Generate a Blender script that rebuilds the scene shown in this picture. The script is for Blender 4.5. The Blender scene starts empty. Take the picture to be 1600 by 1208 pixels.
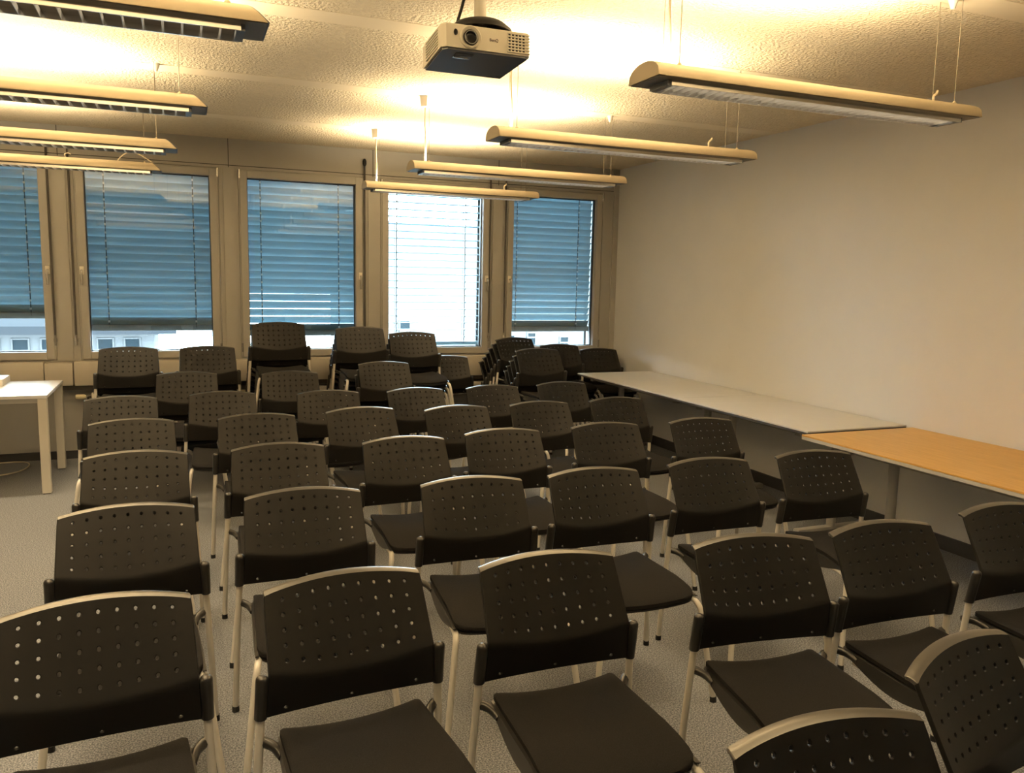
import bpy, bmesh, math, random
from mathutils import Vector, Matrix
random.seed(7)
C = bpy.context.scene.collection
SC = bpy.context.scene
PI = math.pi

# ------------------------------------------------------------------ camera
CAM_H = 1.65
cam_data = bpy.data.cameras.new('camera')
cam = bpy.data.objects.new('camera', cam_data); C.objects.link(cam)
cam_data.sensor_width = 36.0; cam_data.lens = 28.53; cam_data.clip_start = 0.05
RX = Vector((0.92628572, -0.03006471, 0.37562066))    # world axes seen by the camera (right, down, forward)
RY = Vector((-0.3762327, -0.12951087, 0.91742896))
RZ = Vector((0.02106472, -0.99112212, -0.1312754))
m = Matrix(((RX[0], -RX[1], -RX[2], 0), (RY[0], -RY[1], -RY[2], 0), (RZ[0], -RZ[1], -RZ[2], CAM_H), (0, 0, 0, 1)))
cam.matrix_world = m
SC.camera = cam

# ------------------------------------------------------------------ world and exposure
W_STRENGTH = 32.0
world = bpy.data.worlds.new('overcast_sky'); SC.world = world; world.use_nodes = True
wn = world.node_tree.nodes; wl = world.node_tree.links
bg = wn['Background']; bg.inputs['Color'].default_value = (0.72, 0.88, 1.0, 1); bg.inputs['Strength'].default_value = W_STRENGTH
SC.view_settings.view_transform = 'Standard'; SC.view_settings.look = 'None'
SC.view_settings.gamma = 1.0; SC.view_settings.use_curve_mapping = False
SC.view_settings.exposure = 0.12
SC.cycles.use_denoising = True
SC.cycles.max_bounces = 10; SC.cycles.diffuse_bounces = 5; SC.cycles.glossy_bounces = 4; SC.cycles.transparent_max_bounces = 12
SC.cycles.sample_clamp_indirect = 6.0
LAMP_COLOR = (1.0, 0.785, 0.485)
LAMP_POWER = 62.0        # watts of each pendant's uplight

# ------------------------------------------------------------------ materials
def mat(name, color, rough=0.5, metal=0.0, spec=0.5, noise=None, bump=None, emit=None):
    mt = bpy.data.materials.new(name); mt.use_nodes = True
    n = mt.node_tree.nodes; l = mt.node_tree.links; b = n['Principled BSDF']
    b.inputs['Base Color'].default_value = (*color, 1); b.inputs['Roughness'].default_value = rough
    b.inputs['Metallic'].default_value = metal; b.inputs['Specular IOR Level'].default_value = spec
    tc = n.new('ShaderNodeTexCoord')
    if noise:                                         # (scale, second colour, low, high)
        t = n.new('ShaderNodeTexNoise'); t.inputs['Scale'].default_value = noise[0]; t.inputs['Detail'].default_value = 4
        l.new(tc.outputs['Object'], t.inputs['Vector'])
        r = n.new('ShaderNodeValToRGB'); r.color_ramp.elements[0].position = noise[2]; r.color_ramp.elements[1].position = noise[3]
        r.color_ramp.elements[0].color = (*color, 1); r.color_ramp.elements[1].color = (*noise[1], 1)
        l.new(t.outputs['Fac'], r.inputs['Fac']); l.new(r.outputs['Color'], b.inputs['Base Color'])
    if bump:                                          # (scale, strength, distance)
        t2 = n.new('ShaderNodeTexNoise'); t2.inputs['Scale'].default_value = bump[0]; t2.inputs['Detail'].default_value = 3
        l.new(tc.outputs['Object'], t2.inputs['Vector'])
        bp = n.new('ShaderNodeBump'); bp.inputs['Strength'].default_value = bump[1]; bp.inputs['Distance'].default_value = bump[2]
        l.new(t2.outputs['Fac'], bp.inputs['Height']); l.new(bp.outputs['Normal'], b.inputs['Normal'])
    if emit:
        b.inputs['Emission Color'].default_value = (*emit[0], 1); b.inputs['Emission Strength'].default_value = emit[1]
    return mt

M = {}
M['ceiling'] = mat('ceiling_plaster', (.80, .70, .525), .9, noise=(26, (.72, .625, .465), .35, .7), bump=(60, .9, .022))
M['strip'] = mat('smooth_plaster', (.81, .71, .54), .8, bump=(60, .05, .003))
M['wall'] = mat('painted_wall', (.79, .80, .82), .85, noise=(3, (.77, .78, .80), .4, .7), bump=(120, .12, .002))
M['frame'] = mat('beige_window_paint', (.37, .36, .335), .45, noise=(4, (.355, .345, .32), .4, .7))
M['frame_dark'] = mat('dark_joint', (.05, .045, .04), .6)
M['gasket'] = mat('black_gasket', (.012, .012, .014), .5)
M['trunk'] = mat('cream_trunking', (.56, .52, .45), .45)
M['carpet'] = mat('grey_carpet', (.105, .112, .128), .97, spec=.08, noise=(170, (.31, .32, .345), .40, .64), bump=(260, .6, .008))
M['base'] = mat('dark_baseboard', (.035, .036, .042), .6)
M['plastic'] = mat('black_plastic', (.011, .0105, .0102), .46, spec=.20, bump=(900, .12, .0006))
M['plastic_edge'] = mat('plastic_rim_highlight', (.045, .042, .038), .30, spec=.9)  # lighter copy of the shell plastic: the rim highlight put into the colour
M['plastic_cap'] = mat('black_glossy_plastic', (.02, .019, .018), .32)
M['fabric'] = mat('black_upholstery', (.011, .0105, .0105), .95, spec=.10, noise=(400, (.018, .0175, .0175), .4, .65), bump=(700, .35, .002))
M['tube'] = mat('beige_lacquered_steel', (.68, .65, .60), .35, metal=.0, spec=.6)
M['rubber'] = mat('black_rubber', (.012, .012, .012), .8)
M['lamp'] = mat('champagne_aluminium', (.47, .40, .285), .42, metal=.25)
M['lampwhite'] = mat('lamp_side_enamel', (.80, .77, .70), .3)
M['mirror'] = mat('louver_reflector', (.86, .85, .83), .16, metal=1.0)
M['blade'] = mat('mirror_louver', (.85, .85, .88), .30, metal=.65)
M['lampdark'] = mat('lamp_underside', (.20, .18, .15), .5, metal=.2)
M['lampend'] = mat('grey_end_cap', (.10, .11, .13), .35)
M['wire'] = mat('steel_wire', (.22, .19, .15), .4, metal=.5)
M['cable'] = mat('cream_cable', (.50, .43, .32), .5)
M['tube_on'] = mat('fluorescent_tube', (.9, .85, .7), .4, emit=((1.0, .72, .35), 6.0))
M['white_top'] = mat('white_laminate', (.80, .81, .83), .28, noise=(6, (.775, .785, .805), .4, .7))
M['edge_dark'] = mat('dark_table_edge', (.05, .045, .045), .5)
M['edge_grey'] = mat('aluminium_edge', (.55, .54, .52), .4)
M['grey_metal'] = mat('grey_table_leg', (.42, .41, .39), .38, metal=.3)
M['white_leg'] = mat('white_table_leg', (.72, .69, .63), .4)
M['pj'] = mat('projector_shell', (.74, .70, .60), .45)
M['pj_dark'] = mat('projector_underside', (.075, .08, .09), .22)
M['black'] = mat('black_metal', (.010, .010, .010), .45, spec=.3)
M['lens'] = mat('lens_glass', (.006, .006, .008), .12, spec=.25)
M['logo'] = mat('logo_print', (.09, .05, .07), .5)
M['slat'] = mat('blind_slat', (.25, .355, .405), .45, metal=.0)
M['bar'] = mat('blind_bottom_bar', (.16, .16, .15), .5)
M['bead'] = mat('blind_clip', (.75, .76, .76), .4)
M['cord'] = mat('blind_cord', (.02, .022, .025), .6)
M['chrome'] = mat('handle_metal', (.75, .73, .70), .25, metal=.7)
M['handle'] = mat('handle_cream', (.82, .78, .68), .4)
M['radiator'] = mat('radiator_enamel', (.74, .70, .62), .4)
M['valve'] = mat('valve_knob', (.80, .72, .50), .45)
M['facade'] = mat('pale_facade', (.07, .071, .073), .9)
M['roof'] = mat('grey_roof', (.016, .018, .021), .8, spec=.1)
M['facade_win'] = mat('far_window_glass', (.012, .018, .022), .5, spec=.03)
M['ground'] = mat('asphalt', (.08, .08, .08), .9)
# oak with long grain
def oak():
    mt = mat('oak_veneer', (.62, .34, .115), .38); n = mt.node_tree.nodes; l = mt.node_tree.links; b = n['Principled BSDF']
    tc = n.new('ShaderNodeTexCoord'); mp = n.new('ShaderNodeMapping'); mp.inputs['Scale'].default_value = (28, 1.6, 20)
    t = n.new('ShaderNodeTexNoise'); t.inputs['Scale'].default_value = 3; t.inputs['Detail'].default_value = 6
    r = n.new('ShaderNodeValToRGB'); r.color_ramp.elements[0].color = (.74, .45, .14, 1); r.color_ramp.elements[1].color = (.62, .355, .095, 1)
    r.color_ramp.elements[0].position = .35; r.color_ramp.elements[1].position = .7
    l.new(tc.outputs['Object'], mp.inputs['Vector']); l.new(mp.outputs['Vector'], t.inputs['Vector']); l.new(t.outputs['Fac'], r.inputs['Fac']); l.new(r.outputs['Color'], b.inputs['Base Color'])
    return mt
M['oak'] = oak()
def glass():
    mt = bpy.data.materials.new('window_glass'); mt.use_nodes = True; n = mt.node_tree.nodes; l = mt.node_tree.links
    n.remove(n['Principled BSDF']); out = n['Material Output']
    tr = n.new('ShaderNodeBsdfTransparent'); tr.inputs['Color'].default_value = (.90, .95, .95, 1)
    gl = n.new('ShaderNodeBsdfGlossy'); gl.inputs['Roughness'].default_value = .01
    fr = n.new('ShaderNodeFresnel'); fr.inputs['IOR'].default_value = 1.75
    mx = n.new('ShaderNodeMixShader'); l.new(fr.outputs['Fac'], mx.inputs['Fac']); l.new(tr.outputs[0], mx.inputs[1]); l.new(gl.outputs[0], mx.inputs[2]); l.new(mx.outputs[0], out.inputs['Surface'])
    return mt
M['glass'] = glass()

# ------------------------------------------------------------------ mesh helpers
def link(name, bm, m, parent=None, smooth=None, loc=None):
    me = bpy.data.meshes.new(name)
    bmesh.ops.recalc_face_normals(bm, faces=bm.faces)
    bm.to_mesh(me); bm.free()
    return link_mesh(name, me, m, parent, smooth, loc)
def link_mesh(name, me, m, parent=None, smooth=None, loc=None):
    if m is not None and len(me.materials) == 0: me.materials.append(M[m] if isinstance(m, str) else m)
    if smooth is not None:
        me.polygons.foreach_set('use_smooth', [True] * len(me.polygons)); me.set_sharp_from_angle(angle=math.radians(smooth))
    o = bpy.data.objects.new(name, me); C.objects.link(o)
    if parent is not None: o.parent = parent
    if loc is not None: o.location = loc
    return o
def share(o, name, parent, loc=(0, 0, 0), rot=(0, 0, 0)):
    c = bpy.data.objects.new(name, o.data); C.objects.link(c); c.parent = parent; c.location = loc; c.rotation_euler = rot
    return c
def BM(): return bmesh.new()
def box(bm, x0, x1, y0, y1, z0, z1, bev=0, mtx=None):
    r = bmesh.ops.create_cube(bm, size=1)
    vs = r['verts']
    for v in vs: v.co = Vector(((x0 + x1) / 2 + v.co.x * (x1 - x0), (y0 + y1) / 2 + v.co.y * (y1 - y0), (z0 + z1) / 2 + v.co.z * (z1 - z0)))
    if bev:
        es = list({e for v in vs for e in v.link_edges})
        r2 = bmesh.ops.bevel(bm, geom=es, offset=bev, segments=2, affect='EDGES', profile=.5)
        vs = list({v for f in r2['faces'] for v in f.verts} | {v for v in vs if v.is_valid})
    if mtx is not None:
        bmesh.ops.transform(bm, matrix=mtx, verts=[v for v in vs if v.is_valid])
def bx(x0, x1, y0, y1, z0, z1, bev=0):
    bm = BM(); box(bm, x0, x1, y0, y1, z0, z1, bev); return bm
def tube(bm, pts, rad, seg=10, caps=True):
    pts = [Vector(p) for p in pts]; rads = rad if isinstance(rad, (list, tuple)) else [rad] * len(pts)
    rings = []; up = None
    for i, p in enumerate(pts):
        t = ((pts[min(i + 1, len(pts) - 1)] - p).normalized() + (p - pts[max(i - 1, 0)]).normalized()).normalized()
        if up is None:
            a = Vector((0, 0, 1)) if abs(t.z) < .9 else Vector((1, 0, 0)); u = t.cross(a).normalized()
        else:
            u = (up - t * up.dot(t)).normalized()
        up = u; w = t.cross(u)
        rings.append([bm.verts.new(p + (u * math.cos(2 * PI * k / seg) + w * math.sin(2 * PI * k / seg)) * rads[i]) for k in range(seg)])
    for a, b in zip(rings, rings[1:]):
        for k in range(seg): bm.faces.new((a[k], a[(k + 1) % seg], b[(k + 1) % seg], b[k]))
    if caps:
        bm.faces.new(rings[0][::-1]); bm.faces.new(rings[-1])
def smooth_path(pts, n=6):
    """rounds the corners of a polyline"""
    P = [Vector(p) for p in pts]; out = []
    for i in range(len(P) - 1):
        p0 = P[max(i - 1, 0)]; p1 = P[i]; p2 = P[i + 1]; p3 = P[min(i + 2, len(P) - 1)]
        for k in range(n):
            t = k / n
            out.append(.5 * ((2 * p1) + (p2 - p0) * t + (2 * p0 - 5 * p1 + 4 * p2 - p3) * t * t + (3 * p1 - p0 - 3 * p2 + p3) * t ** 3))
    out.append(P[-1]); return out
def prism(bm, prof, a0, a1, axis='x'):
    """closed outline (list of 2D points) extruded along an axis"""
    def P(a, q): return Vector((a, q[0], q[1])) if axis == 'x' else (Vector((q[0], a, q[1])) if axis == 'y' else Vector((q[0], q[1], a)))
    A = [bm.verts.new(P(a0, q)) for q in prof]; B = [bm.verts.new(P(a1, q)) for q in prof]
    n = len(prof)
    for k in range(n): bm.faces.new((A[k], A[(k + 1) % n], B[(k + 1) % n], B[k]))
    bm.faces.new(A[::-1]); bm.faces.new(B)
def empty(name, loc=(0, 0, 0), rz=0):
    o = bpy.data.objects.new(name, None); C.objects.link(o); o.location = loc; o.rotation_euler = (0, 0, rz); o.empty_display_size = .1
    return o
def tag(o, label, cat, group=None):
    o['label'] = label; o['category'] = cat
    if group: o['group'] = group
    return o
def thing(name, label, cat, loc=(0, 0, 0), rz=0, group=None): return tag(empty(name, loc, rz), label, cat, group)
def struct(o): o['kind'] = 'structure'; return o
def copy_tree(o, parent=None):
    c = o.copy(); C.objects.link(c)
    if parent is not None: c.parent = parent
    for ch in kids.get(o.name, []): copy_tree(ch, c)
    return c
kids = {}
def index_kids(root):
    for ch in root.children_recursive: kids.setdefault(ch.parent.name, []).append(ch)

# ------------------------------------------------------------------ room shell
CEIL = 2.85; XR = 4.46; XL = -3.6; YN = -2.6; YW = 7.95
struct(link('floor', bx(XL - .2, XR + .2, YN - .2, 8.2, -.12, 0), 'carpet'))
struct(link('ceiling', bx(XL - .2, XR + .2, YN - .2, 8.4, CEIL, CEIL + .15), 'ceiling'))
struct(link('wall_right', bx(XR, XR + .2, YN - .2, 8.3, 0, CEIL), 'wall'))
struct(link('wall_left', bx(XL - .2, XL, YN - .2, 8.3, 0, CEIL), 'wall'))
struct(link('wall_near', bx(XL, XR, YN - .2, YN, 0, CEIL), 'wall'))
GL = [(-2.06, -1.077), (-.733, .272), (.598, 1.586), (1.912, 2.893), (3.233, 4.195)]
SASH = .078; GZ0, GZ1 = .945, 2.51
bm = BM()
box(bm, XL, XR, YW, 8.25, 0, GZ0 - SASH - .002)
box(bm, XL, XR, YW, 8.25, GZ1 + SASH + .002, CEIL)
edges = [XL] + [v for a, b in GL for v in (a - SASH - .002, b + SASH + .002)] + [XR]
for i in range(0, len(edges), 2): box(bm, edges[i], edges[i + 1], YW, 8.25, GZ0 - SASH - .002, GZ1 + SASH + .002)
struct(link('wall_far', bm, 'frame'))
# smooth plaster bands on the ceiling where the pendants hang
for y in (1.2, 2.63, 4.04, 5.45, 6.87): struct(link('trim_1', bx(XL, XR, y - .085, y + .085, CEIL - .0015, CEIL + .01), 'strip'))
# header joint lines and mullion covers
for x in (.44, 1.76, 3.06, -.92, -2.24): struct(link('trim_2', bx(x - .003, x + .003, YW - .003, YW + .005, GZ1 + SASH + .01, CEIL), 'frame_dark'))
struct(link('trim_3', bx(XL, XR, YW - .004, YW + .005, GZ1 + SASH + .025, GZ1 + SASH + .031), 'frame_dark'))
for x0, x1 in ((-.965, -.87), (.39, .485), (1.71, 1.80), (3.0, 3.11)):
    struct(link('trim_4', bx(x0, x1, YW - .012, YW + .01, GZ0 - SASH, GZ1 + SASH), 'frame'))
# trunking under the windows, in lengths with joint covers
cuts = [XL, -2.35, -1.09, -.87, .46, .62, 1.70, 1.86, 3.0, 3.16, XR - .01]
for i, (a, b) in enumerate(zip(cuts, cuts[1:])):
    wide = (b - a) > .3; d = .10 if wide else .115
    struct(link('trim_5', bx(a + .004, b - .004, YW - d, YW, .655 if wide else .66, .862 if wide else .855, .006), 'trunk', smooth=35))
struct(link('trunking_shadow_strip', bx(XL, XR, YW - .075, YW, .615, .655), 'frame_dark'))  # dark strip standing in for the shadow below the trunking
struct(link('baseboard_right', bx(XR - .014, XR, YN, YW, 0, .09), 'base'))
struct(link('baseboard_far', bx(XL, XR, YW - .014, YW, 0, .07), 'base'))
struct(link('trim_7', bx(XR - .06, XR - .0005, YW - .02, YW + .01, .86, CEIL), 'frame'))

# ------------------------------------------------------------------ windows
def frame_bm(x0, x1, z0, z1, w, y0, y1):
    bm = BM()
    box(bm, x0, x0 + w, y0, y1, z0, z1, .004); box(bm, x1 - w, x1, y0, y1, z0, z1, .004)
    box(bm, x0 + w, x1 - w, y0, y1, z0, z0 + w, .004); box(bm, x0 + w, x1 - w, y0, y1, z1 - w, z1, .004)
    return bm
HANDLE = ['r', 'l', 'r', 'r', 'l']
for i, (a, b) in enumerate(GL):
    w = struct(empty('window_%d' % (i + 1)))
    fo = link('outer_frame', frame_bm(a - SASH, b + SASH, GZ0 - SASH, GZ1 + SASH, .02, YW - .002, 8.1), 'frame', w)
    s = link('sash', frame_bm(a - SASH + .012, b + SASH - .012, GZ0 - SASH + .012, GZ1 + SASH - .012, SASH - .014, YW - .018, 8.05), 'frame', w)
    link('gasket', frame_bm(a - .004, b + .004, GZ0 - .004, GZ1 + .004, .009, 7.985, 8.02), 'gasket', s)
    link('pane', bx(a - .002, b + .002, 8.0, 8.006, GZ0 - .002, GZ1 + .002), 'glass', w)
    hx = b + .043 if HANDLE[i] == 'r' else a - .043
    bm = BM(); box(bm, hx - .017, hx + .017, YW - .034, YW - .017, 1.61, 1.68, .004); hp = link('handle', bm, 'handle', w, 40)
    bm = BM(); tube(bm, smooth_path([(hx, YW - .03, 1.645), (hx, YW - .065, 1.64), (hx, YW - .068, 1.60), (hx, YW - .066, 1.52)], 4), [.009] * 9 + [.010] * 2 + [.009] * 2, 8)
    link('lever', bm, 'chrome', hp, 60)
    px = a - SASH + .008 if HANDLE[i] == 'r' else b + SASH - .008
    for z in (2.54, .96):
        bm = BM(); tube(bm, [(px, YW - .022, z - .035), (px, YW - .022, z + .045)], .009, 10); link('hinge', bm, 'chrome', w, 50)

# ------------------------------------------------------------------ outside blinds
def slat_mesh(w, depth, name='slat'):
    bm = BM(); n = 5; T = .0016
    prof = []
    for k in range(n + 1):
        t = k / n - .5; prof.append((t * depth, .010 * (1 - 4 * t * t)))
    lower = [(p[0], p[1] - T) for p in reversed(prof)]
    prism(bm, prof + lower, -w / 2, w / 2, 'x')
    me = bpy.data.meshes.new(name); bmesh.ops.recalc_face_normals(bm, faces=bm.faces); bm.to_mesh(me); bm.free()
    me.materials.append(M['slat'])
    me.polygons.foreach_set('use_smooth', [True] * len(me.polygons)); me.set_sharp_from_angle(angle=math.radians(40))
    return me
BLINDS = [
    ('closed blue-grey outside blind behind the window cut by the left picture edge', 1.235, -72),
    ('closed blue-grey outside blind behind the second window, widest bright gap below it', 1.125, -72),
    ('closed blue-grey outside blind behind the middle window, above the tallest chair stacks', 1.07, -66),
    ('open outside blind with level slats, bright white daylight coming through', .965, -3),
    ('closed blue-grey outside blind behind the window nearest the white wall', 1.10, -67)]
YB = 8.17; PITCH = .0715; BZT = 2.60
for i, ((a, b), (lab, zb, ang)) in enumerate(zip(GL, BLINDS)):
    r = thing('venetian_blind', lab, 'blind', ((a + b) / 2, YB, zb), group='outside blinds')
    wd = b - a + .12
    me = slat_mesh(wd, .080)
    n = int((BZT - zb) / PITCH); 
    for k in range(n):
        z = .035 + (k + .5) * PITCH
        o = bpy.data.objects.new('slat', me); C.objects.link(o); o.parent = r; o.location = (0, 0, z)
        jit = random.uniform(-1.5, 1.5)
        aa = ang
        if i != 3 and k < 7: aa = ang + (7 - k) * (1.6 if i in (2, 4) else .6)
        o.rotation_euler = (math.radians(aa + jit), 0, math.radians(random.uniform(-.12, .12)))
    link('bottom_bar', bx(-wd / 2, wd / 2, -.038, .035, -.014, .020 if i == 3 else .040, .004), 'slat' if i == 3 else 'bar', r, 40)
    for sx in (-.365, .365):
        bm = BM()
        for sy in (-.036, .036): tube(bm, [(sx, sy, .01), (sx, sy, BZT - zb)], .0042 if sy < 0 else .002, 5)
        c = link('ladder_cord', bm, 'cord', r)
        bm = BM()
        for k in range(n):
            z = .035 + (k + .5) * PITCH
            box(bm, sx - .008, sx + .008, -.050, -.040, z - .008, z + .010)
        cl = link('slat_clip', bm, 'bead', c); cl['kind'] = 'stuff'
    for sx in (-wd / 2 + .008, wd / 2 - .008):
        link('guide_rail', bx(sx - .012, sx + .012, .048, .066, -.25 if zb > 1 else -.1, BZT - zb), 'gasket', r)

# crank rods beside the windows
RODS = [(-1.003, 'blind crank rod right of the window cut by the left picture edge'), (-.843, 'blind crank rod left of the second window from the left'),
        (1.674, 'blind crank rod with black knob between middle window and open blind'), (2.968, 'blind crank rod right of the window with the open blind'),
        (3.137, 'blind crank rod left of the window nearest the white wall')]
for x, lab in RODS:
    r = thing('crank_rod', lab, 'rod', (x, YW - .022, 1.0), group='blind crank rods')
    bm = BM(); tube(bm, [(0, 0, .08), (0, 0, 1.70)], .0085, 8); link('rod', bm, 'frame_dark', r, 50)
    bm = BM(); tube(bm, [(0, 0, 1.69), (0, 0, 1.71), (0, 0, 1.74), (0, 0, 1.76)], [.010, .018, .018, .008], 10); link('knob', bm, 'black', r, 50)
    bm = BM(); tube(bm, [(0, 0, 0), (0, 0, .09)], .0095, 8); box(bm, -.014, .014, .0, .012, .03, .06); link('clip', bm, 'chrome', r, 50)

# ------------------------------------------------------------------ radiators
def radiator(x0, x1, lab):
    r = thing('radiator', lab, 'radiator', ((x0 + x1) / 2, 7.88, .10), group='radiators under the windows')
    h = (x1 - x0) / 2
    bm = BM(); box(bm, -h, h, -.028, .028, 0, .49, .008)
    link('panel', bm, 'radiator', r, 40)
    n = int((x1 - x0) / .05)
    bm0 = bx(-.012, .012, -.036, -.027, .03, .46, .003); first = None
    for k in range(n):
        x = -h + .03 + k * (2 * h - .06) / (n - 1)
        if first is None: first = link('rib', bm0, 'radiator', r, loc=(x, 0, 0))
        else: share(first, 'rib', r, (x, 0, 0))
    link('bracket', bx(-.3, .3, .028, .068, .05, .42), 'frame_dark', r)
    bm = BM(); tube(bm, [(-h - .03, 0, .455), (-h + .01, 0, .455)], .012, 8); tube(bm, [(-h - .03, 0, .455), (-h - .03, 0, -.1)], .009, 8)
    link('pipe', bm, 'frame_dark', r, 50)
    bm = BM(); tube(bm, [(-h - .125, 0, .455), (-h - .12, 0, .455), (-h - .06, 0, .455), (-h - .045, 0, .455)], [.017, .021, .021, .014], 12)
    link('valve_knob', bm, 'valve', r, 40)
radiator(-.74, .43, 'cream radiator under the second window, valve knob at its left end')
radiator(.62, 1.76, 'cream radiator under the middle window behind the tall chair stacks')
radiator(1.94, 3.02, 'cream radiator under the window with the open blind')

# ------------------------------------------------------------------ the building across
def far_building(x0, x1, y, ztop, wins, lab, eave=True):
    r = thing('apartment_building', lab, 'building', ((x0 + x1) / 2, y, -9))
    h = (x1 - x0) / 2; H = ztop + 9
    link('wall', bx(-h, h, 0, 6, 0, H), 'facade', r)
    if eave:
        bm = BM(); prism(bm, [(-.7, H), (-.7, H + .22), (6, H + 3.4), (6, H)], -h - .6, h + .6, 'x'); link('roof', bm, 'roof', r)
    for wx, wz, ww, wh in wins:
        f = link('window', frame_bm(wx - x0 - h - ww / 2, wx - x0 - h + ww / 2, wz + 9 - wh / 2, wz + 9 + wh / 2, .045, -.05, .02), 'facade', r)
        link('pane', bx(wx - x0 - h - ww / 2 + .04, wx - x0 - h + ww / 2 - .04, -.02, .0, wz + 9 - wh / 2 + .04, wz + 9 + wh / 2 - .04), 'facade_win', f)
        link('crossbar', bx(wx - x0 - h - ww / 2, wx - x0 - h + ww / 2, -.06, .0, wz + 9 + wh * .08, wz + 9 + wh * .08 + .05), 'facade', f)
far_building(-9.5, -.72, 25, -.06, [(x, -.62, .44, .86) for x in (-5.35, -4.67, -3.99, -3.31, -1.95, -1.27)], 'pale house with grey roof eave seen below the second blind')
far_building(5.4, 16.2, 26, 3.4, [(6.8, -.2, .40, .9), (10.55, -.55, .34, .6), (11.33, -.42, .36, .5), (12.6, -.62, .38, .6)], 'pale house with small windows seen below the right-hand blinds', False)
g = link('yard', bx(-60, 60, 8.6, 90, -9.3, -9), 'ground'); tag(g, 'grey yard between the office and the houses across', 'ground'); g['kind'] = 'structure'

# ------------------------------------------------------------------ chair
def make_shell_mesh():
    bm = BM()
    L = .203
    scol = [-1.0] + [-.882 + k * (1.764 / 18) for k in range(19)] + [1.0]
    # rows: (region, value)
    rows = [('a', 0.0), ('a', .02), ('a', .165), ('a', .31), ('a', .55), ('a', .84), ('a', .975), ('b', .018), ('b', .05)]
    ub = [1 - (.004 + 5 * .037 - k * .0185) / L for k in range(11)]       # from the fold up
    rows += [('b', v) for v in ub] + [('b', 1.0), ('c', .3), ('c', .65), ('c', 1.0)]      # c: the top edge rolled backwards
    def P(s, reg, v):
        q = 1 - s * s; sg = s
        bot = Vector((.232 * sg, -.082 + .022 * q, .508 - .006 * q))
        fold = Vector((.226 * sg, -.099 + .024 * q, .630 - .037 * q))
        top = Vector((.2195 * sg, 0.0 + .030 * q, .800 + .019 * q))
        if reg == 'c':
            p = top + Vector((-.004 * sg * v, .027 * v, .006 * math.sin(v * 2.2) - .002 * v))
        elif reg == 'a':
            p = bot.lerp(fold, v); p.y -= .010 * math.sin(PI * v) * 0
        else:
            p = fold.lerp(top, v)
        if reg == 'b' and v > .9:                      # rounded top corners
            p.x -= .001 * sg * max(0, abs(s) - .9) * 10 * (v - .9) * 10
        return p
    V = [[bm.verts.new(P(s, *r)) for s in scol] for r in rows]
    holes = {}
    for hr in range(5):
        for hc in range(9): holes[(9 + 2 * hr, 1 + 2 * hc)] = .0046
    for hc in (0, 4, 8): holes[(1, 1 + 2 * hc)] = .0044
    used = set()
    for (r0, c0), rad in holes.items():
        reg = rows[r0 + 1][0]; vc = rows[r0 + 1][1]; s0 = scol[c0 + 1]
        ln = L if reg == 'b' else .122
        ring = [V[r0][c0], V[r0][c0 + 1], V[r0][c0 + 2], V[r0 + 1][c0 + 2], V[r0 + 2][c0 + 2], V[r0 + 2][c0 + 1], V[r0 + 2][c0], V[r0 + 1][c0]]
        hv = []
        for k in range(8):
            an = -3 * PI / 4 + k * PI / 4
            hv.append(bm.verts.new(P(s0 + math.cos(an) * rad / .222, reg, vc + math.sin(an) * rad / ln)))
        for k in range(8): bm.faces.new((ring[k], ring[(k + 1) % 8], hv[(k + 1) % 8], hv[k]))
        bm.verts.remove(V[r0 + 1][c0 + 1])
        for dr in (0, 1):
            for dc in (0, 1): used.add((r0 + dr, c0 + dc))
    for r in range(len(rows) - 1):
        for c in range(len(scol) - 1):
            if (r, c) not in used:
                f = bm.faces.new((V[r][c], V[r][c + 1], V[r + 1][c + 1], V[r + 1][c]))
                if rows[r][0] == 'c' or rows[r + 1][0] == 'c': f.material_index = 1
    bmesh.ops.recalc_face_normals(bm, faces=bm.faces)
    me = bpy.data.meshes.new('backrest'); bm.to_mesh(me); bm.free(); me.materials.append(M['plastic']); me.materials.append(M['plastic_edge'])
    o = bpy.data.objects.new('tmp', me); C.objects.link(o)
    md = o.modifiers.new('s', 'SOLIDIFY'); md.thickness = .011; md.offset = 0; md.use_even_offset = True
    bv = o.modifiers.new('b', 'BEVEL'); bv.width = .0022; bv.segments = 1; bv.limit_method = 'ANGLE'; bv.angle_limit = math.radians(60)
    dg = bpy.context.evaluated_depsgraph_get()
    out = bpy.data.meshes.new_from_object(o.evaluated_get(dg))
    bpy.data.objects.remove(o); out.name = 'backrest'
    return out

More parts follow.
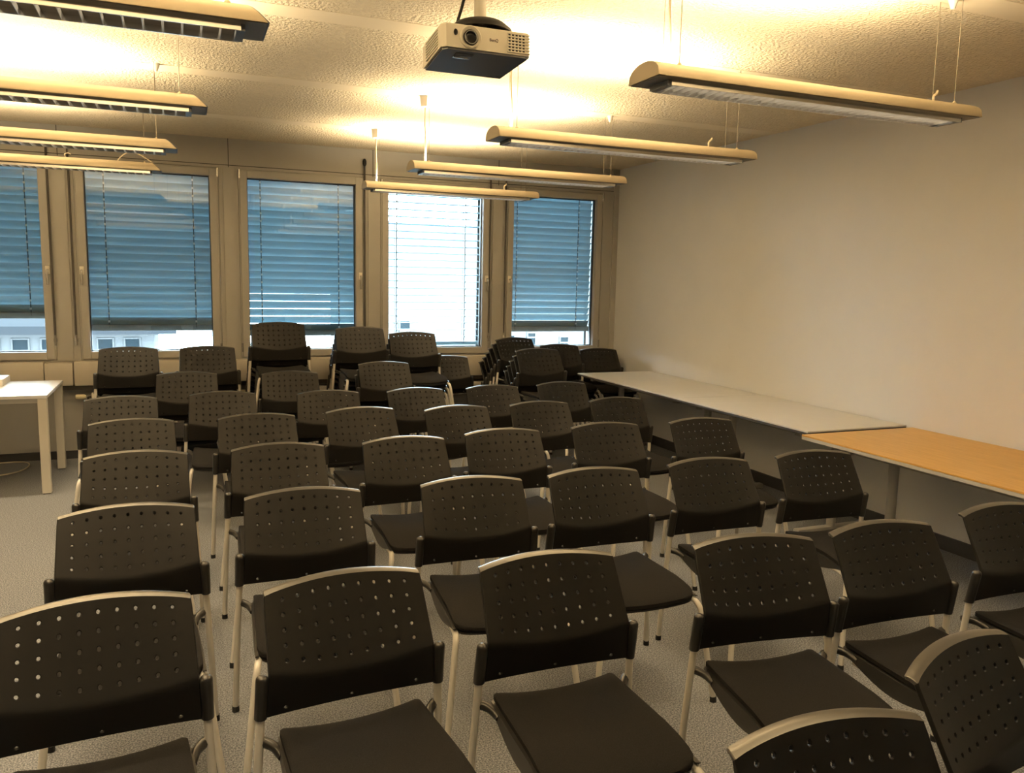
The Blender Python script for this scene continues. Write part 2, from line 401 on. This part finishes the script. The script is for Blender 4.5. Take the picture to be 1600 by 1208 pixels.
def pad_mesh(name, hwb, hwf, yb, yf, ztop, zbot, dish, water, rf, rb, side_sag=0.0, n=14, inset=.008):
    """seat-shaped cushion or pan: plan outline with rounded corners, dished across, waterfall front"""
    bm = BM()
    def plan(u, w):          # u -1..1 across, w 0(back)..1(front)
        y = yb + (yf - yb) * w; hw = hwb + (hwf - hwb) * w
        d = abs(y - yf)
        if d < rf: hw -= rf - math.sqrt(max(0, rf * rf - (rf - d) ** 2))
        d = abs(y - yb)
        if d < rb: hw -= rb - math.sqrt(max(0, rb * rb - (rb - d) ** 2))
        return u * hw, y
    ws = [0, .015, .04, .09, .2, .35, .5, .65, .78, .87, .925, .96, .985, 1.0]
    us = [-1, -.97, -.88, -.7, -.45, -.2, 0, .2, .45, .7, .88, .97, 1]
    def Z(u, w, top):
        z = (ztop if top else zbot)
        z += dish * (u * u - .6) * (1 - .55 * w) - water * max(0, (w - .6) / .4) ** 2
        e = max(0, (abs(u) - .88) / .12); f = max(0, (w - .93) / .07); g = max(0, (.03 - w) / .03)
        ed = max(e, f, g)
        if top: z -= inset * ed * ed
        else: z += inset * .6 * ed * ed - side_sag * math.sin(PI * min(1, max(0, w * 1.05))) * (abs(u) ** 2)
        return z
    T = [[bm.verts.new((*plan(u, w), Z(u, w, True))) for u in us] for w in ws]
    B = [[bm.verts.new((*plan(u, w), Z(u, w, False))) for u in us] for w in ws]
    nw, nu = len(ws), len(us)
    for i in range(nw - 1):
        for j in range(nu - 1):
            bm.faces.new((T[i][j], T[i][j + 1], T[i + 1][j + 1], T[i + 1][j])); bm.faces.new((B[i][j], B[i + 1][j], B[i + 1][j + 1], B[i][j + 1]))
    for i in range(nw - 1):
        for j in (0, nu - 1): bm.faces.new((T[i][j], T[i + 1][j], B[i + 1][j], B[i][j]))
    for j in range(nu - 1):
        for i in (0, nw - 1): bm.faces.new((T[i][j], B[i][j], B[i][j + 1], T[i][j + 1]))
    bmesh.ops.recalc_face_normals(bm, faces=bm.faces)
    me = bpy.data.meshes.new(name); bm.to_mesh(me); bm.free(); return me

def make_chair():
    t = empty('stacking_chair')
    t['category'] = 'chair'; t['group'] = 'black perforated stacking chairs'
    link_mesh('backrest', make_shell_mesh(), 'plastic', t, 28)
    link_mesh('seat_pad', pad_mesh('seat_pad', .196, .212, -.062, -.520, .455, .428, .020, .030, .055, .012), 'fabric', t, 50)
    link_mesh('seat_pan', pad_mesh('seat_pan', .200, .214, -.058, -.512, .429, .416, .020, .030, .055, .012, side_sag=.026, inset=.003), 'plastic_cap', t, 50)
    for s in (-1, 1):
        bm = BM(); tube(bm, [(.245 * s, -.079, .503), (.245 * s, -.079, .506), (.2425 * s, -.096, .612), (.2423 * s, -.098, .622), (.242 * s, -.099, .628), (.242 * s, -.0993, .631)], [.013, .0165, .0168, .0162, .012, .005], 12)
        link('sleeve', bm, 'plastic_cap', t, 50)
        # rear leg: straight post from the floor into the sleeve
        bm = BM(); tube(bm, [(.268 * s, -.055, .012), (.258 * s, -.063, .25), (.245 * s, -.080, .512)], .0115, 10)
        lg = link('leg', bm, 'tube', t, 50)
        bm = BM(); tube(bm, [(.2685 * s, -.0545, 0), (.268 * s, -.055, .022)], .0135, 10); link('foot_cap', bm, 'rubber', lg, 50)
        # front leg: seat rail, bend, splayed leg
        pts = smooth_path([(.188 * s, -.11, .398), (.196 * s, -.30, .396), (.206 * s, -.470, .398), (.2135 * s, -.520, .385), (.222 * s, -.537, .335), (.241 * s, -.560, .18), (.262 * s, -.585, .012)], 4)
        bm = BM(); tube(bm, pts, .0115, 10); lg = link('leg', bm, 'tube', t, 50)
        bm = BM(); tube(bm, [(.2625 * s, -.5855, 0), (.2615 * s, -.584, .022)], .0135, 10); link('foot_cap', bm, 'rubber', lg, 50)
        # curved fin under the edge of the seat
        bm = BM(); top = []; low = []
        for k in range(11):
            f = k / 10; y = -.085 - .42 * f
            xo = .2055 + .013 * f
            top.append((y, .4335 - .010 * max(0, f - .7) / .3 * 2 ** 1, xo)); low.append((y, .418 - .046 * math.sin(PI * min(1, f * .95 + .03)) ** 1.3, xo))
        A = [[bm.verts.new(((q[2] - dx) * s, q[0], q[1])) for q in top + low[::-1]] for dx in (0, .012)]
        nq = len(A[0])
        for k in range(nq): bm.faces.new((A[0][k], A[0][(k + 1) % nq], A[1][(k + 1) % nq], A[1][k]))
        for ring in A:
            for k in range(10): bm.faces.new((ring[k], ring[k + 1], ring[nq - 2 - k], ring[nq - 1 - k]))
        link('side_fin', bm, 'plastic_cap', t, 50)
        # bracket from the post to the seat
        bm = BM(); tube(bm, smooth_path([(.2535 * s, -.062, .436), (.236 * s, -.072, .434), (.214 * s, -.098, .428), (.203 * s, -.135, .418)], 3), [.011, .0125, .014, .014, .014, .0135, .0125, .012, .011, .010], 8)
        link('bracket', bm, 'plastic_cap', t, 50)
    return t
chair0 = make_chair()
index_kids(chair0)
first_used = [False]
def place_chair(x, y, z, rz, label, group):
    if first_used[0]: c = copy_tree(chair0)
    else: c = chair0; first_used[0] = True
    c.location = (x, y, z); c.rotation_euler = (0, 0, math.radians(rz)); c['label'] = label; c['group'] = group
    return c
# the rows: shell centre x, y, turn in degrees
ROWS = [
 ('first', [(1.115, 1.09, -3), (1.66, 1.25, 14)]),
 ('second', [(-.215, 2.185, 3), (.399, 2.164, 4.4), (1.003, 2.129, -.6), (1.719, 2.07, -7.2), (2.253, 2.05, -2), (2.91, 2.08, -2)]),
 ('third', [(-.193, 3.07, 2), (.418, 3.115, -1), (1.10, 3.095, -2.4), (1.665, 3.09, -1), (2.285, 3.11, -1), (2.907, 3.10, -4)]),
 ('fourth', [(-.208, 4.02, -1.5), (.422, 4.02, 0), (1.05, 4.015, 2), (1.625, 4.085, -1), (2.275, 4.105, 0), (2.93, 4.09, -1)]),
 ('fifth', [(-.27, 4.93, 2), (.40, 4.935, 2), (1.03, 5.02, 6), (1.635, 4.93, 5), (2.24, 4.97, 1), (2.855, 5.01, 4)]),
 ('sixth', [(-.38, 5.87, 0), (.255, 5.945, -1), (.965, 5.835, -1), (1.605, 5.82, 5), (2.225, 5.84, 4), (2.85, 5.90, 2)])]
ORD = ['leftmost', 'second from left', 'third from left', 'fourth from left', 'fifth from left', 'rightmost']
for rn, lst in ROWS:
    for k, (x, y, rz) in enumerate(lst):
        pos = ORD[k] if rn != 'first' else ['left', 'right'][k]
        if rn == 'first': lab = 'black perforated chair cut by the bottom picture edge, %s one of the nearest two' % pos
        else: lab = 'black perforated chair, %s in the %s row from the front' % (pos, {'second': 'first full', 'third': 'second full', 'fourth': 'third full', 'fifth': 'fourth full', 'sixth': 'fifth full'}[rn])
        place_chair(x, y, 0, rz, lab, 'chairs set out in rows')
# stacks: centre x, y of the topmost back, number, rise per chair, turn, where
STACKS = [
 (.03, 6.75, 2, .052, -1, 'low stack right of and before the leftmost stack'),
 (.80, 6.66, 2, .050, -1, 'low stack in front of the tallest stack'),
 (1.585, 6.75, 3, .052, 2, 'low stack before the twin tall stacks'),
 (-.405, 7.30, 5, .051, -1, 'leftmost stack under the second window'),
 (.200, 7.36, 5, .050, 0, 'second stack from left along the windows'),
 (.785, 7.30, 9, .051, 0, 'tallest stack under the middle window'),
 (1.515, 7.40, 8, .0513, 0, 'left one of the twin tall stacks'),
 (2.005, 7.40, 7, .052, -1, 'right one of the twin tall stacks'),
 (2.43, 7.68, 2, .052, -2, 'low stack below the open blind'),
 (3.06, 7.45, 6, .049, 14, 'tall stack left below the right window'),
 (2.975, 6.68, 5, .051, 6, 'stack standing foremost below the right window'),
 (3.66, 7.66, 4, .052, 0, 'rear stack below the right window'),
 (4.145, 7.70, 3, .052, 0, 'corner stack beyond the white tables')]
LEVEL = ['topmost', 'second from top', 'third from top', 'fourth from top', 'fifth from top', 'sixth from top', 'seventh from top', 'eighth from top', 'lowest']
for (x, y, n, rise, rz, where) in STACKS:
    a = math.radians(rz); back = Vector((-math.sin(a), math.cos(a)))
    for k in range(n):                       # k chairs below the top
        lev = 'topmost' if k == 0 else ('lowest' if k == n - 1 else LEVEL[k])
        j = random.uniform(-.004, .004)
        place_chair(x + back.x * .055 * k + j, y + back.y * .055 * k, rise * (n - 1 - k), rz + random.uniform(-.5, .5),
                    'black stacked chair, %s of the %s' % (lev, where), 'chairs stacked by the window wall')

# ------------------------------------------------------------------ tables along the right wall
def tee_table(name, lab, x0, x1, y0, y1, ztop, top_m, edge_m, legs, leg_m, th=.024):
    t = thing(name, lab, 'table', ((x0 + x1) / 2, (y0 + y1) / 2, 0), group='tables along the right wall')
    hx, hy = (x1 - x0) / 2, (y1 - y0) / 2
    link('table_top', bx(-hx, hx, -hy, hy, ztop - .010, ztop, .002), top_m, t)
    link('edge_band', bx(-hx + .001, hx - .001, -hy + .001, hy - .001, ztop - th, ztop - .0102, .002), edge_m, t)
    link('under_frame', bx(-hx + .10, hx - .10, -hy + .20, hy - .20, ztop - th - .035, ztop - th), leg_m, t)
    for ly in legs:
        bm = BM(); tube(bm, [(0, ly, .04), (0, ly, ztop - th - .03)], .03, 16)
        lg = link('leg', bm, leg_m, t, 50)
        link('foot', bx(-hx + .12, hx - .10, ly - .028, ly + .028, .006, .045, .008), 'white_leg' if top_m == 'oak' else leg_m, lg, 40)
        link('top_arm', bx(-hx + .08, hx - .08, ly - .025, ly + .025, ztop - th - .04, ztop - th), leg_m, lg)
tee_table('wall_table', 'far white laminate table against the right wall, nearest the window', 3.62, 4.45, 5.395, 7.14, .742, 'white_top', 'edge_dark', (-.72, .72), 'grey_metal')
tee_table('wall_table', 'middle white laminate table between the far white table and oak table', 3.615, 4.45, 3.93, 5.385, .742, 'white_top', 'edge_dark', (-.55, .55), 'grey_metal')
tee_table('wall_table', 'oak veneer table with grey edge at the right picture edge', 3.53, 4.45, 2.05, 3.885, .736, 'oak', 'edge_grey', (-.62, .62), 'grey_metal', .03)

# white desk at the left
t = thing('desk', 'white four-legged desk at the left picture edge below the windows', 'table', (-1.72, 7.14, 0))
link('table_top', bx(-.80, .80, -.45, .45, .715, .74, .003), 'white_top', t)
link('under_frame', bx(-.74, .74, -.39, .39, .675, .7148), 'white_leg', t)
for sx in (-1, 1):
    for sy in (-1, 1):
        lg = link('leg', bx(sx * .765 - .03, sx * .765 + .03, sy * .415 - .03, sy * .415 + .03, .006, .7145, .003), 'white_leg', t)
        link('foot_cap', bx(sx * .765 - .024, sx * .765 + .024, sy * .415 - .024, sy * .415 + .024, 0, .007), 'rubber', lg)
bm = BM(); box(bm, -.11, .11, -.16, .16, 0, .055, .006); o = link('carton', bm, 'white_leg', loc=(-1.405, 7.42, .74), smooth=40)
tag(o, 'small white box lying on the white desk at the left edge', 'box')
bm = BM()
tube(bm, smooth_path([(-1.75, 7.75, .006), (-1.45, 7.95 - .06, .006), (-1.27, 7.86, .006), (-1.22, 7.70, .006), (-1.27, 7.50, .006), (-1.45, 7.38, .006), (-1.8, 7.34, .006)], 8), .0055, 8)
o = link('floor_cable', bm, 'cable', smooth=60); tag(o, 'loose cream cable looping on the carpet under the white desk', 'cable')

# ------------------------------------------------------------------ pendant lamps
def dome_profile(w, h, n=10):
    pts = []
    for k in range(n + 1):
        a = PI * k / n; pts.append((-w * math.cos(a), .008 + (h - .008) * math.sin(a) ** .85))
    return [(-w, 0)] + pts + [(w, 0)]
def pendant(label, x0, x1, y, z, blade_pitch, lit=(0, 1), cable_left=True, stub=None, arc=False, extra=1.0, skew=0.0, down=.15):
    Lh = (x1 - x0) / 2
    r = thing('pendant_lamp', label, 'lamp', ((x0 + x1) / 2, y, z), 0, 'pendant strip lamps'); r.rotation_euler = (0, 0, skew)
    W, Hh = .102, .062
    # arched housing, open slot along the crest
    bm = BM(); outer = dome_profile(W, Hh)
    half = [p for p in outer if p[0] <= -.030]
    inner = [(p[0] * .94, max(.004, p[1] - .005)) for p in reversed(half)]
    for sgn in (-1, 1):
        prism(bm, [(-sgn * p[0], p[1]) for p in (half + inner)], -Lh, Lh, 'x')
    if not cable_left:                                # the left column's housings end in a slope
        for v in bm.verts:
            if v.co.x > Lh - .01: v.co.x -= v.co.z * 1.05
    h = link('housing', bm, 'lamp', r, 35)
    link('under_plate', bx(-Lh + .004, Lh - .004, -W + .006, W - .006, -.002, .003), 'lampdark', h)
    for s in (-1, 1):
        bm = BM(); prism(bm, outer, s * Lh - (.004 if s > 0 else -.0), s * Lh + (.0 if s > 0 else .004), 'x')
        if not cable_left and s > 0:
            for v in bm.verts: v.co.x -= v.co.z * 1.05
        bmesh.ops.translate(bm, verts=bm.verts, vec=(.0025 * s, 0, 0)); link('end_cap', bm, 'lamp' if cable_left else 'lampend', r, 35)
    # louver box below
    bw, bh, be = .064, .021, .075
    for s in (-1, 1): link('louver_side', bx(-Lh + be, Lh - be, s * bw - .003, s * bw + .003, -bh, -.002), 'mirror', r)
    for s in (-1, 1): link('louver_end', bx(s * (Lh - be) - .012, s * (Lh - be) + .012, -bw + .003, bw - .003, -bh, -.002), 'lampend', r)
    n = int((2 * Lh - 2 * be) / blade_pitch); first = None
    for k in range(1, n):
        x = -Lh + be + k * (2 * Lh - 2 * be) / n
        if first is None:
            bm = BM(); prism(bm, [(-.0035, -.004), (.0035, -.004), (.001, -bh + .001), (-.001, -bh + .001)], -bw + .003, bw - .003, 'y')
            first = link('louver_blade', bm, 'blade', r, loc=(x, 0, 0))
        else: share(first, 'louver_blade', r, (x, 0, 0))
    # the tube in the crest and its light
    bm = BM(); tube(bm, [(-Lh + .06, 0, .034), (Lh - .06, 0, .034)], .012, 10); link('fluorescent_tube', bm, 'tube_on', r, 50)
    ld = bpy.data.lights.new('uplight', 'AREA'); ld.shape = 'RECTANGLE'
    a, b = -Lh + lit[0] * 2 * Lh + .05, -Lh + lit[1] * 2 * Lh - .05
    ld.size = b - a; ld.size_y = .05; ld.energy = LAMP_POWER * (b - a) / 1.45 * extra; ld.color = LAMP_COLOR; ld.spread = math.radians(158)
    lo = bpy.data.objects.new('uplight', ld); C.objects.link(lo); lo.parent = r; lo.location = ((a + b) / 2, 0, Hh + .006); lo.rotation_euler = (PI, 0, 0)
    # added fill light under the plate, brightens floor and desk; the tubes don't reach there
    a, b = -Lh + be + .01, Lh - be - .01
    dl = bpy.data.lights.new('floor_fill_light', 'AREA'); dl.shape = 'RECTANGLE'; dl.size = b - a; dl.size_y = .07
    dl.energy = LAMP_POWER * down * (b - a) / 1.45; dl.color = LAMP_COLOR; dl.spread = math.radians(75)
    do = bpy.data.objects.new('floor_fill_light', dl); C.objects.link(do); do.parent = r; do.location = ((a + b) / 2, 0, -.005)
    # suspension
    top = CEIL - z
    for ex in (-Lh + .11, Lh - .11):
        for sy in (-1, 1):
            bm = BM(); tube(bm, [(ex, sy * .055, .045), (ex, sy * .055, top)], .0016, 5); w = link('suspension_wire', bm, 'wire', r)
            bm = BM(); tube(bm, [(ex, sy * .055, .042), (ex, sy * .055, .056), (ex, sy * .055, .062)], [.012, .009, .003], 8); link('wire_anchor', bm, 'lamp', w, 50)
    cx = (-Lh + .10) if cable_left else (Lh - .10)
    if cable_left:
        bm = BM(); tube(bm, smooth_path([(cx, 0, .05), (cx + .004, 0, .15), (cx - .002, .004, top * .6), (cx, 0, top - .05)], 4), .0055, 8); cb = link('power_cable', bm, 'cable', r, 60)
        bm = BM(); tube(bm, [(cx, 0, top - .075), (cx, 0, top - .07), (cx, 0, top)], [.022, .032, .042], 4); link('canopy', bm, 'lampwhite', cb)
        bm = BM(); tube(bm, [(cx, 0, .04), (cx, 0, .058), (cx, 0, .07)], [.022, .014, .006], 10); link('cable_gland', bm, 'lampwhite', cb, 50)
    ox = Lh - .10
    bm = BM(); tube(bm, [(ox, 0, top - .045), (ox, 0, top)], [.008, .024], 10); link('ceiling_cone', bm, 'lampwhite', r, 50)
    if stub is not None:
        bm = BM(); tube(bm, smooth_path([(stub, .02, .045), (stub - .004, .02, .09), (stub + .012, .02, .105), (stub + .018, .02, .118)], 3), .005, 6); link('cable_stub', bm, 'cable', r, 60)
    if arc:
        bm = BM(); tube(bm, smooth_path([(Lh - .30, 0, .05), (Lh - .26, 0, .10), (Lh - .20, 0, .13), (Lh - .13, 0, .11), (Lh - .05, 0, .06)], 5), .004, 6); link('cable_loop', bm, 'cable', r, 60)
        bm = BM(); tube(bm, smooth_path([(Lh - .62, 0, .05), (Lh - .63, 0, .08), (Lh - .61, 0, .092), (Lh - .59, 0, .085)], 4), .004, 6); link('cable_stub', bm, 'cable', r, 60)
    return r
RL = (0.0, .72)
pendant('nearest lamp of the right column, hanging beside the projector', 1.555, 3.125, 2.62, 2.362, .036, RL, True, 1.57 / 2 - .14, down=.07)
pendant('pendant lamp of the right column hanging closest to the near wall', 1.60, 3.17, 1.21, 2.362, .08, RL, True, down=.07)
pendant('pendant lamp of the left column hanging closest to the near wall', -1.20, .37, 1.22, 2.362, .08, (0, 1), False)
pendant('second lamp of the right column, behind the projector', 1.51, 3.095, 4.02, 2.362, .037, RL, True, 1.57 / 2 - .24, down=.07)
pendant('third lamp of the right column from the camera', 1.46, 3.06, 5.44, 2.362, .037, RL, True, down=.07)
pendant('farthest lamp of the right column, in front of the open blind', 1.44, 2.975, 6.83, 2.368, .037, RL, True, 1.57 / 2 - .30, down=.07)
pendant('nearest lamp of the left column, cut by the top picture edge', -1.305, .262, 2.65, 2.368, .052, (0, 1), False)
pendant('second lamp of the left column with bright ceiling above', -1.43, .135, 4.0, 2.365, .052, (0, .96), False)
pendant('third lamp of the left column from the camera', -1.56, .010, 5.36, 2.362, .052, (0, .8), False)
pendant('farthest lamp of the left column with a looping cable on top', -1.67, -.10, 6.70, 2.380, .052, (0, .6), False, None, True)

# ------------------------------------------------------------------ projector
def lathe(bm, prof, c, axis='z', seg=28):
    """prof: (radius, height) pairs turned about an axis through c"""
    rings = []
    for r, h in prof:
        ring = []
        for k in range(seg):
            a = 2 * PI * k / seg; u, v = r * math.cos(a), r * math.sin(a)
            ring.append(bm.verts.new((c[0] + u, c[1] + v, c[2] + h) if axis == 'z' else (c[0] + u, c[1] + h, c[2] + v)))
        rings.append(ring)
    for a, b in zip(rings, rings[1:]):
        for k in range(seg): bm.faces.new((a[k], a[(k + 1) % seg], b[(k + 1) % seg], b[k]))
    bm.faces.new(rings[0]); bm.faces.new(rings[-1])
p = thing('ceiling_projector', 'cream projector with grey underside hanging from the ceiling', 'projector', (1.036, 2.83, 2.446))
p.rotation_euler = (math.radians(-4.4), 0, math.radians(-.8))
bm = BM(); prism(bm, [(-.150, 0), (-.167, .016), (-.163, .262), (.150, .262), (.168, .016), (.161, 0)], .004, .088, 'z')
bmesh.ops.bevel(bm, geom=[e for e in bm.edges if abs(e.verts[0].co.z - .088) < 1e-4 and abs(e.verts[1].co.z - .088) < 1e-4], offset=.010, segments=3, affect='EDGES', profile=.5)
shell = link('shell', bm, 'pj', p, 40)
bm = BM(); prism(bm, [(-.144, .006), (-.159, .020), (-.156, .254), (.143, .254), (.160, .020), (.154, .006)], -.003, .0045, 'z'); und = link('underside_cover', bm, 'pj_dark', p, 40)
bm = BM(); box(bm, -.105, -.040, .030, .085, -.0045, -.001, .001); link('adjuster_recess', bm, 'pj_dark', und, 40)
bm = BM(); box(bm, -.100, -.048, .068, .080, -.0065, -.0035, .001); link('adjuster_wheel', bm, 'chrome', und, 40)
bm = BM(); lathe(bm, [(.0405, .002), (.0405, -.004), (.036, -.008), (.0275, -.003), (.0275, .002)], (-.062, 0, .044), 'y'); lr = link('lens_surround', bm, 'pj', p, 40)
bm = BM(); lathe(bm, [(.0268, .001), (.0268, -.008), (.0235, -.010), (.0225, -.005), (.0225, .001)], (-.062, 0, .042), 'y'); link('focus_ring', bm, 'black', lr, 40)
bm = BM(); lathe(bm, [(.0215, -.002), (.0205, -.0075), (.019, -.006), (.012, -.0052), (.004, -.005)], (-.062, 0, .042), 'y'); link('lens', bm, 'lens', lr, 60)
bm = BM(); lathe(bm, [(.0232, -.004), (.0232, -.0106), (.0219, -.0106), (.0219, -.004)], (-.062, 0, .042), 'y'); link('lens_rim', bm, 'edge_grey', lr, 40)
bm = BM(); lathe(bm, [(.0075, .002), (.0075, -.0015), (.006, -.0025)], (0, 0, 0), 'y', 16); bmesh.ops.scale(bm, vec=(1, 1, 1.5), verts=bm.verts); bmesh.ops.translate(bm, vec=(-.116, 0, .056), verts=bm.verts)
link('sensor_window', bm, 'lens', p, 40)
# front outlet: dark opening behind a grid of bars
gr = link('vent_opening', bx(.078, .149, -.0012, .004, .012, .076), 'black', p)
for k in range(7): link('vent_bar', bx(.076, .1635, -.0045, .001, .0095 + k * .0107, .0142 + k * .0107, .0008), 'pj', gr)
for k in range(6): link('vent_bar', bx(.076 + k * .0135, .0805 + k * .0135, -.0038, .001, .010, .078, .0008), 'pj', gr)
gl = link('side_vent', bx(-.1672, -.162, .05, .20, .014, .078), 'black', p)
gl.rotation_euler = (0, 0, 0)
for k in range(7): link('vent_slat', bx(-.1695, -.163, .045, .205, .013 + k * .0100, .0185 + k * .0100, .0008), 'pj', gl)
cu = bpy.data.curves.new('logo', 'FONT'); cu.body = 'BenQ'; cu.size = .0145; cu.extrude = .0006; cu.align_x = 'CENTER'
to = bpy.data.objects.new('tmp_logo', cu); C.objects.link(to)
me = bpy.data.meshes.new_from_object(to.evaluated_get(bpy.context.evaluated_depsgraph_get())); bpy.data.objects.remove(to)
lo = link_mesh('printed_logo', me, 'logo', p, None, (.026, -.0008, .040)); lo.rotation_euler = (PI / 2, 0, 0)
bm = BM(); lathe(bm, [(.030, .150), (.060, .147), (.096, .133), (.120, .112), (.122, .100), (.116, .099), (.094, .120), (.04, .134)], (.014, .120, 0), 'z'); mp = link('mount_dish', bm, 'black', p, 40)
for a in (40, 140, 220, 320):
    c0, s0 = math.cos(math.radians(a)), math.sin(math.radians(a))
    bm = BM(); tube(bm, [(.022 + .03 * c0, .135 + .03 * s0, .135), (.022 + .085 * c0, .135 + .085 * s0, .108), (.022 + .095 * c0, .135 + .095 * s0, .086)], .007, 6); link('mount_arm', bm, 'black', mp, 50)
bm = BM(); lathe(bm, [(.022, .15), (.022, .398)], (.022, .135, 0), 'z', 16); link('mount_pole', bm, 'pj', p, 50)
bm = BM(); lathe(bm, [(.07, .400), (.06, .388), (.03, .380)], (.022, .135, 0), 'z'); link('ceiling_plate', bm, 'pj', p, 40)
bm = BM(); tube(bm, smooth_path([(-.03, .20, .09), (-.05, .19, .15), (-.035, .17, .22), (-.02, .15, .30), (-.018, .15, .40)], 5), .006, 8); link('signal_cable', bm, 'black', p, 60)
